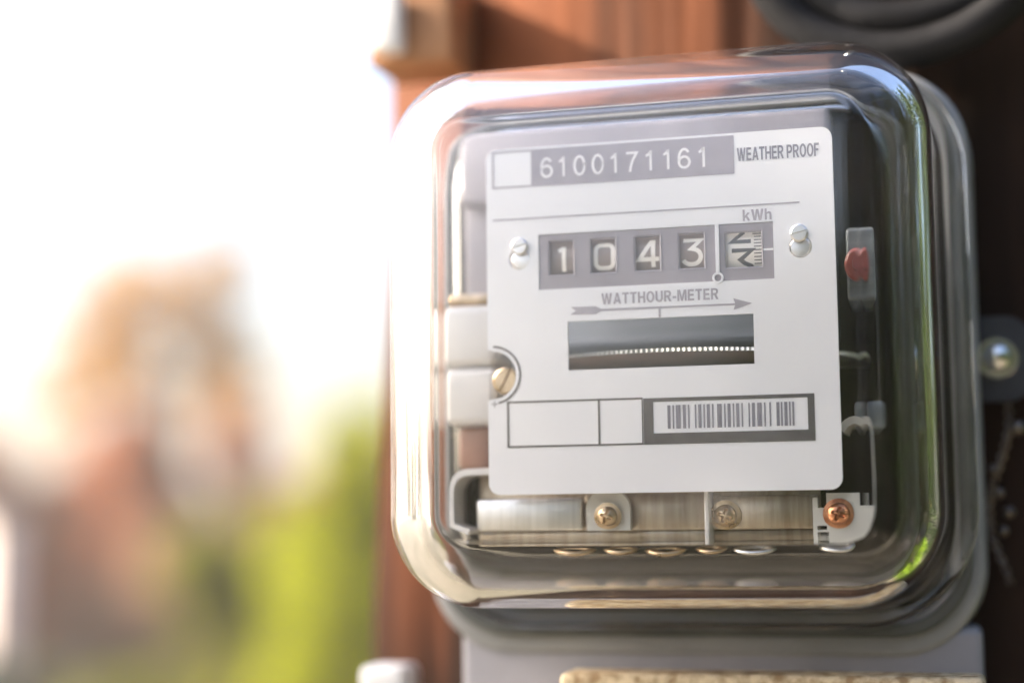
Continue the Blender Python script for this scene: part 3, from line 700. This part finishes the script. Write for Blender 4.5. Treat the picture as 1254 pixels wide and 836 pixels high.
# ---- right: grey lamination stack with its copper coil, and the curved brake bracket
bm = bmesh.new(); add_box(bm, *S(44.0, 55), *S(16, 36), *S(3.0, 21), 0.0012, 3); lam = part('lamination_stack', bm_mesh('lamination_stack', bm, LAM, 40))
bm = bmesh.new(); add_lathe(bm, [(0, -0.006), S(1.6, -6), S(1.8, -4.8), S(3.3, -4.8), S(4.1, -4.2), S(4.1, -0.2)], S(47.6, 18, 11.6), 'Y', 32)
part('coil', bm_mesh('coil', bm, COIL, 35), lam)
pts = [(0.045 + 0.004 * math.cos(R(t)), -0.031 + 0.005 * math.sin(R(t))) for t in range(150, -1, -15)] + [tuple(S(49.6, -40)), tuple(S(49.0, -46)), tuple(S(46.5, -51.5))]
part('brake_bracket', ribbon(pts, 0.012, 0.03, 0.0018, PALE_PL, 'brake_bracket'))
bm = bmesh.new(); add_box(bm, *S(44.5, 57), *S(22, 40), *S(-28, -21), 0.0012, 3); part('brake_magnet', bm_mesh('brake_magnet', bm, LAM, 40))

# ================================================================== SMALL THINGS ROUND THE METER
def W(v): return Vector(v) + Vector((0, 0, PZ))
# pale cap on a brown strap at the top left edge of the post
st = thing('post_strap', 'brown strap with a small pale square cap at upper left edge of the post', 'strap', W(S(-88, 70, 88)))
bm = bmesh.new(); add_box(bm, *S(-9.5, 16), *S(-6, 20), *S(-2, 26), 0.0012, 3); place('strap', bm_mesh('strap', bm, RUST, 40), st)
bm = bmesh.new(); add_box(bm, *S(-5.6, 2.8), *S(-14, -6.2), *S(0, 18), 0.0016, 3); place('cap', bm_mesh('cap', bm, WHITE_PL, 40), st)
# white cable clip at the lower left
ck = thing('cable_clip', 'white rounded cable clip on the post below the meter at lower left', 'cable clip', W(S(-89, 74, -104)))
bm = bmesh.new(); add_box(bm, *S(-10.8, 2.6), *S(-13, 3), *S(-2, 14.6), 0.0022, 4); place('clip_body', bm_mesh('clip_body', bm, WHITE_PL, 40), ck)
bm = bmesh.new(); add_lathe(bm, [S(2.6, 0), S(2.2, -1.0), (0, -0.0013)], S(-2, -13.1, 3), 'Y', 20); place('nail_head', bm_mesh('nail_head', bm, STEEL, 40), ck)
# coil of black cable hanging above the meter on a hook
cl = thing('cable_coil', 'thick black cable coiled above the meter at the upper right of the post', 'cable', W(S(56, 70, 110)))
for i, (rr, cx, cz, y) in enumerate(((37.0, 1.5, 1.5, -17), (35.0, 3, 7, -8.5), (30.0, 2.5, 3.5, -12.5))):
    bm = bmesh.new()
    add_tube(bm, [((cx + rr * 1.08 * math.cos(R(t))) * mm, (y + 2 * math.sin(R(t * 2 + 40 * i))) * mm, (cz + rr * math.sin(R(t))) * mm) for t in range(0, 360, 6)], 0.0052, 14, True)
    place('cable_turn', bm_mesh('cable_turn', bm, RUBBER, 60), cl)
bm = bmesh.new(); add_tube(bm, [S(0, 4, 26), S(0, -14, 26.5), S(0, -26, 27), S(0, -29, 30), S(0, -29, 36)], 0.0022, 10)
place('hook', bm_mesh('hook', bm, STEEL, 60), cl)
# sealing wire twisted down the post beside the base
DULL = vary(mat('dull_wire', (0.18, 0.16, 0.14), 0.4, 1.0), (0.12, 0.10, 0.09), (0.26, 0.23, 0.2), (200, 200, 200))
sw_ = thing('seal_wire', 'dim twisted wire with small beads hanging below the bolt beside the meter', 'wire', W(S(80, 70, -60)))
for ph in (0, 180):
    bm = bmesh.new(); add_tube(bm, [((-2 + 3.0 * math.sin(k * 0.11) + 0.9 * math.cos(R(k * 55 + ph))) * mm, (-3 + 0.9 * math.sin(R(k * 55 + ph))) * mm, (50 - k * 0.9) * mm) for k in range(64)], 0.00045, 6)
    place('strand', bm_mesh('strand', bm, DULL, 60), sw_)
for x, z, r, m in ((-3.5, 23, 1.6, DULL), (-2.4, 17, 1.5, DULL), (0, 12, 1.7, DULL), (-1.6, 7, 1.5, DULL), (3.0, 34, 2.0, DULL)):
    bm = bmesh.new(); bmesh.ops.create_icosphere(bm, subdivisions=3, radius=r * mm, matrix=Matrix.Translation(S(x, -4, z)))
    place('bead', bm_mesh('bead', bm, m, 80), sw_)

# ================================================================== PLANTS AND WALL BEHIND
def leaves(n, center, radii, size, lumps=14, hollow=0.35, seed=0, thin=0.0):
    """leaf quads in uneven clumps through an ellipsoid"""
    r = np.random.default_rng(seed); c = np.array(center); rad = np.array(radii)
    lc = r.normal(size=(lumps, 3)); lc /= np.linalg.norm(lc, axis=1)[:, None]; lc *= r.uniform(0.35, 0.85, (lumps, 1))
    lr = r.uniform(0.22, 0.45, lumps)
    k = r.integers(0, lumps, n); d = r.normal(size=(n, 3)); d /= np.linalg.norm(d, axis=1)[:, None]
    p = lc[k] + d * (lr[k] * r.uniform(hollow, 1, n) ** 0.6)[:, None]
    p = c + p * rad
    nrm = r.normal(size=(n, 3)); nrm /= np.linalg.norm(nrm, axis=1)[:, None]
    t = np.cross(nrm, r.normal(size=(n, 3))); t /= np.linalg.norm(t, axis=1)[:, None]; b = np.cross(nrm, t)
    s = size * r.uniform(0.6, 1.3, n)[:, None]
    V = np.stack([p - t * s, p + b * s * 0.45 + nrm * s * 0.12, p + t * s, p - b * s * 0.45 + nrm * s * 0.12], 1).reshape(-1, 3)
    F = np.arange(n * 4).reshape(-1, 4)
    return V, F
def crown(name, V, F, m, root):
    me = bpy.data.meshes.new(name); me.from_pydata(V.tolist(), [], F.tolist()); me.materials.append(m)
    return place(name, me, root)
def woody(name, root, h, r0, limbs, spread, seed):
    rr = random.Random(seed); bm = bmesh.new()
    top = Vector((rr.uniform(-.1, .1), rr.uniform(-.1, .1), h))
    pts = [Vector((0, 0, -0.15)), Vector((0.02, 0, h * .3)), top * 0.65 + Vector((0.04, 0.02, 0)), top]
    add_tube(bm, pts, [r0 * 1.2, r0, r0 * .7, r0 * .3], 8)
    for i in range(limbs):
        f = rr.uniform(0.3, 0.95); s = Vector((0.02, 0, h * f)); a = 2 * math.pi * (i / limbs + rr.uniform(-.1, .1)); L_ = spread * rr.uniform(.6, 1)
        e = s + Vector((math.cos(a) * L_, math.sin(a) * L_, L_ * rr.uniform(.3, .9)))
        add_tube(bm, [s, s.lerp(e, .5) + Vector((0, 0, .05 * L_)), e], [r0 * .45, r0 * .3, r0 * .1], 6)
    return place(name, bm_mesh(name, bm, BARK, 60), root)

def shrub(name, label, cat, x, y, h, rx, ry, m, n, size, seed, group=None, lumps=16, low=0.0):
    t = thing(name, label, cat, (x, y, 0), group)
    V, F = leaves(n, (0, 0, low + (h - low) * 0.5), (rx, ry, (h - low) * 0.62), size, lumps, 0.2, seed)
    V[:, 2] = np.maximum(V[:, 2], 0.02)
    crown('foliage', V, F, m, t); woody('stem', t, h * 0.6, 0.03, 7, rx * .6, seed)
    return t
shrub('lime_shrub', 'sunlit lime green shrub beside the left edge of the post', 'shrub', -2.28, 6.1, 2.0, 0.56, 0.5, LEAF_LIME, 5200, 0.05, 3)
shrub('olive_shrub', 'low olive green shrub in front of the lime green shrub', 'shrub', -3.05, 6.6, 1.5, 0.85, 0.5, LEAF_OLIVE, 7000, 0.05, 4)
shrub('dark_shrub', 'dark green shrub at the lower left corner', 'shrub', -5.7, 8.6, 0.98, 0.5, 0.5, LEAF_DARK, 5000, 0.05, 5)
for x, y, h, sd, lab in ((-9.3, 14.2, 2.5, 6, 'reddish brown shrub at the far left edge, above the pale wall'), (-8.4, 14.6, 2.4, 8, 'reddish brown shrub just left of the golden tree'), (-7.5, 14.3, 2.6, 9, 'reddish brown shrub right in front of the golden tree'),
                        (-6.7, 14.6, 2.45, 10, 'reddish brown shrub just right of the golden tree'), (-5.8, 14.2, 2.5, 11, 'reddish brown shrub between the golden tree and the lime green shrub'), (-5.0, 14.5, 2.45, 13, 'reddish brown shrub hidden behind the lime green shrub')):
    shrub('copper_shrub', lab, 'shrub', x, y, h - 0.12, 1.05, 0.8, LEAF_RED, 8500, 0.08, sd, 'reddish brown shrubs in a row')
LEAF_TAN = leaf_material('dry_beech_leaf', (0.28, 0.17, 0.11), (0.4, 0.26, 0.17), (0.45, 0.27, 0.16), 0.45)
for x, sd, lab in ((-6.5, 12, 'beige dry leaved shrub next to the pale garden wall'), (-5.4, 14, 'beige dry leaved shrub next to the olive green shrub')):
    shrub('dry_shrub', lab, 'shrub', x, 12.3, 1.55, 0.9, 0.6, LEAF_TAN, 6000, 0.06, sd, 'beige dry shrubs')
shrub('bright_shrub', 'bright green low shrub right of the post, mirrored in the glass corner', 'shrub', 1.35, 0.75, 0.85, 0.65, 0.6, LEAF_GLINT, 7000, 0.04, 15)
# tree added out of view on the sun's side, to shade the post's foot
yt = thing('shade_tree', 'slim young tree added out of view left of the post, to shade it', 'tree', (-3.0, -0.33, 0))
V, F = leaves(14000, (0, 0, 2.47), (0.42, 0.55, 0.8), 0.06, 20, 0.1, 77); crown('crown', V, F, LEAF_DARK, yt); woody('trunk', yt, 3.0, 0.035, 9, 0.3, 78)
gt = thing('golden_tree', 'thin golden leaved tree standing against the bright sky', 'tree', (-7.9, 15.6, 0))
Vs, Fs, o_ = [], [], 0
for k, (px, py, rr_) in enumerate(((112, 345, .26), (150, 335, .3), (190, 340, .2), (232, 352, .2), (262, 338, .16), (285, 310, .13), (140, 380, .3), (138, 420, .32), (146, 460, .3), (168, 482, .22), (100, 420, .16), (84, 470, .2), (58, 505, .24), (262, 480, .26), (285, 515, .4), (240, 455, .12), (166, 540, .14), (215, 362, .28), (242, 425, .2), (205, 465, .16), (112, 400, .22), (70, 440, .2), (225, 330, .2), (300, 330, .12), (262, 400, .26), (275, 445, .26), (245, 380, .2), (90, 380, .2), (60, 480, .24), (175, 440, .14))):
    dx, z = (px - 205) * .0093, 2.3 + (560 - py) * .0085
    V, F = leaves(int(950 * rr_), (dx, 0.3 * math.sin(k * 2.1), z), (rr_ * 1.35, rr_ * 1.4, rr_ * 1.35), 0.075, 8, 0.1, 40 + k); Vs.append(V); Fs.append(F + o_); o_ += len(V)
V, F = np.concatenate(Vs), np.concatenate(Fs)
crown('crown', V, F, LEAF_GOLD, gt); woody('trunk', gt, 3.9, 0.07, 11, 0.9, 22)
# low limewashed garden wall at the left
gw = thing('garden_wall', 'low pale limewashed garden wall at the left', 'wall', (-7.6, 11.6, 0)); gw.rotation_euler = (0, 0, R(-48))
bm = bmesh.new(); add_box(bm, -1.6, 0.75, -0.12, 0.12, -0.2, 1.62, 0.012, 2); place('wall_body', bm_mesh('wall_body', bm, LIME_WALL, 40), gw)
bm = bmesh.new(); add_box(bm, -1.66, 0.81, -0.17, 0.17, 1.622, 1.70, 0.012, 2); place('coping', bm_mesh('coping', bm, LIME_WALL, 40), gw)
# tall unseen hedge added on the right, to keep sky light off that side
hd = thing('blocker_hedge', 'tall dark hedge added out of view right of the post, to block sky light', 'hedge', (2.6, -1.6, 0))
Vs, Fs, o_ = [], [], 0
for k in range(15):
    V, F = leaves(2600, (0.25 * math.sin(k * 2), -2.4 + k * 0.66, 2.0), (0.75, 0.62, 2.3), 0.075, 14, 0.3, 300 + k); V[:, 2] = np.maximum(V[:, 2], 0.02)
    Vs.append(V); Fs.append(F + o_); o_ += len(V)
crown('foliage', np.concatenate(Vs), np.concatenate(Fs), LEAF_DARK, hd)
for k in range(9):
    bm = bmesh.new(); add_tube(bm, [(0, -2.2 + k * 1.1, -.1), (.05, -2.2 + k * 1.1, 1.2), (0, -2.1 + k * 1.1, 2.6)], [.05, .04, .02], 8); place('stem', bm_mesh('stem', bm, BARK, 60), hd)
# a broad dark tree added behind the camera, to darken the glass reflections
bt = thing('added_broad_tree', 'broad dark tree added behind the camera, to darken the right side of the glass', 'tree', (1.9, -4.9, 0))
Vs, Fs, o_ = [], [], 0
for k in range(12):
    V, F = leaves(1800, (-2.1 + (k % 4) * 1.35, 0.3 * math.sin(k * 1.7), 0.9 + (k // 4) * 1.25), (1.0, 0.8, 0.95), 0.085, 12, 0.3, 400 + k); V[:, 2] = np.maximum(V[:, 2], 0.02)
    Vs.append(V); Fs.append(F + o_); o_ += len(V)
crown('crown', np.concatenate(Vs), np.concatenate(Fs), LEAF_DARK, bt); woody('trunk', bt, 3.3, 0.14, 9, 1.5, 31)
# far belt of trees round the plot: what the lower part of the glass reflects
Vs, Fs, o_ = [], [], 0
for i in range(46):
    a = R(-205 + i * 5.2 + rng.uniform(-1, 1)); d = rng.uniform(24, 34)
    h = rng.uniform(3.0, 5.2)
    V, F = leaves(700, (d * math.cos(a), d * math.sin(a), h * 0.5), (rng.uniform(1.8, 2.8), 1.6, h * 0.6), 0.30, 12, 0.1, 100 + i)
    V[:, 2] = np.maximum(V[:, 2], 0.0); Vs.append(V); Fs.append(F + o_); o_ += len(V)
me = bpy.data.meshes.new('far_woodland'); me.from_pydata(np.concatenate(Vs).tolist(), [], np.concatenate(Fs).tolist()); me.materials.append(LEAF_DARK)
fw = place('far_woodland', me); fw['kind'] = 'stuff'
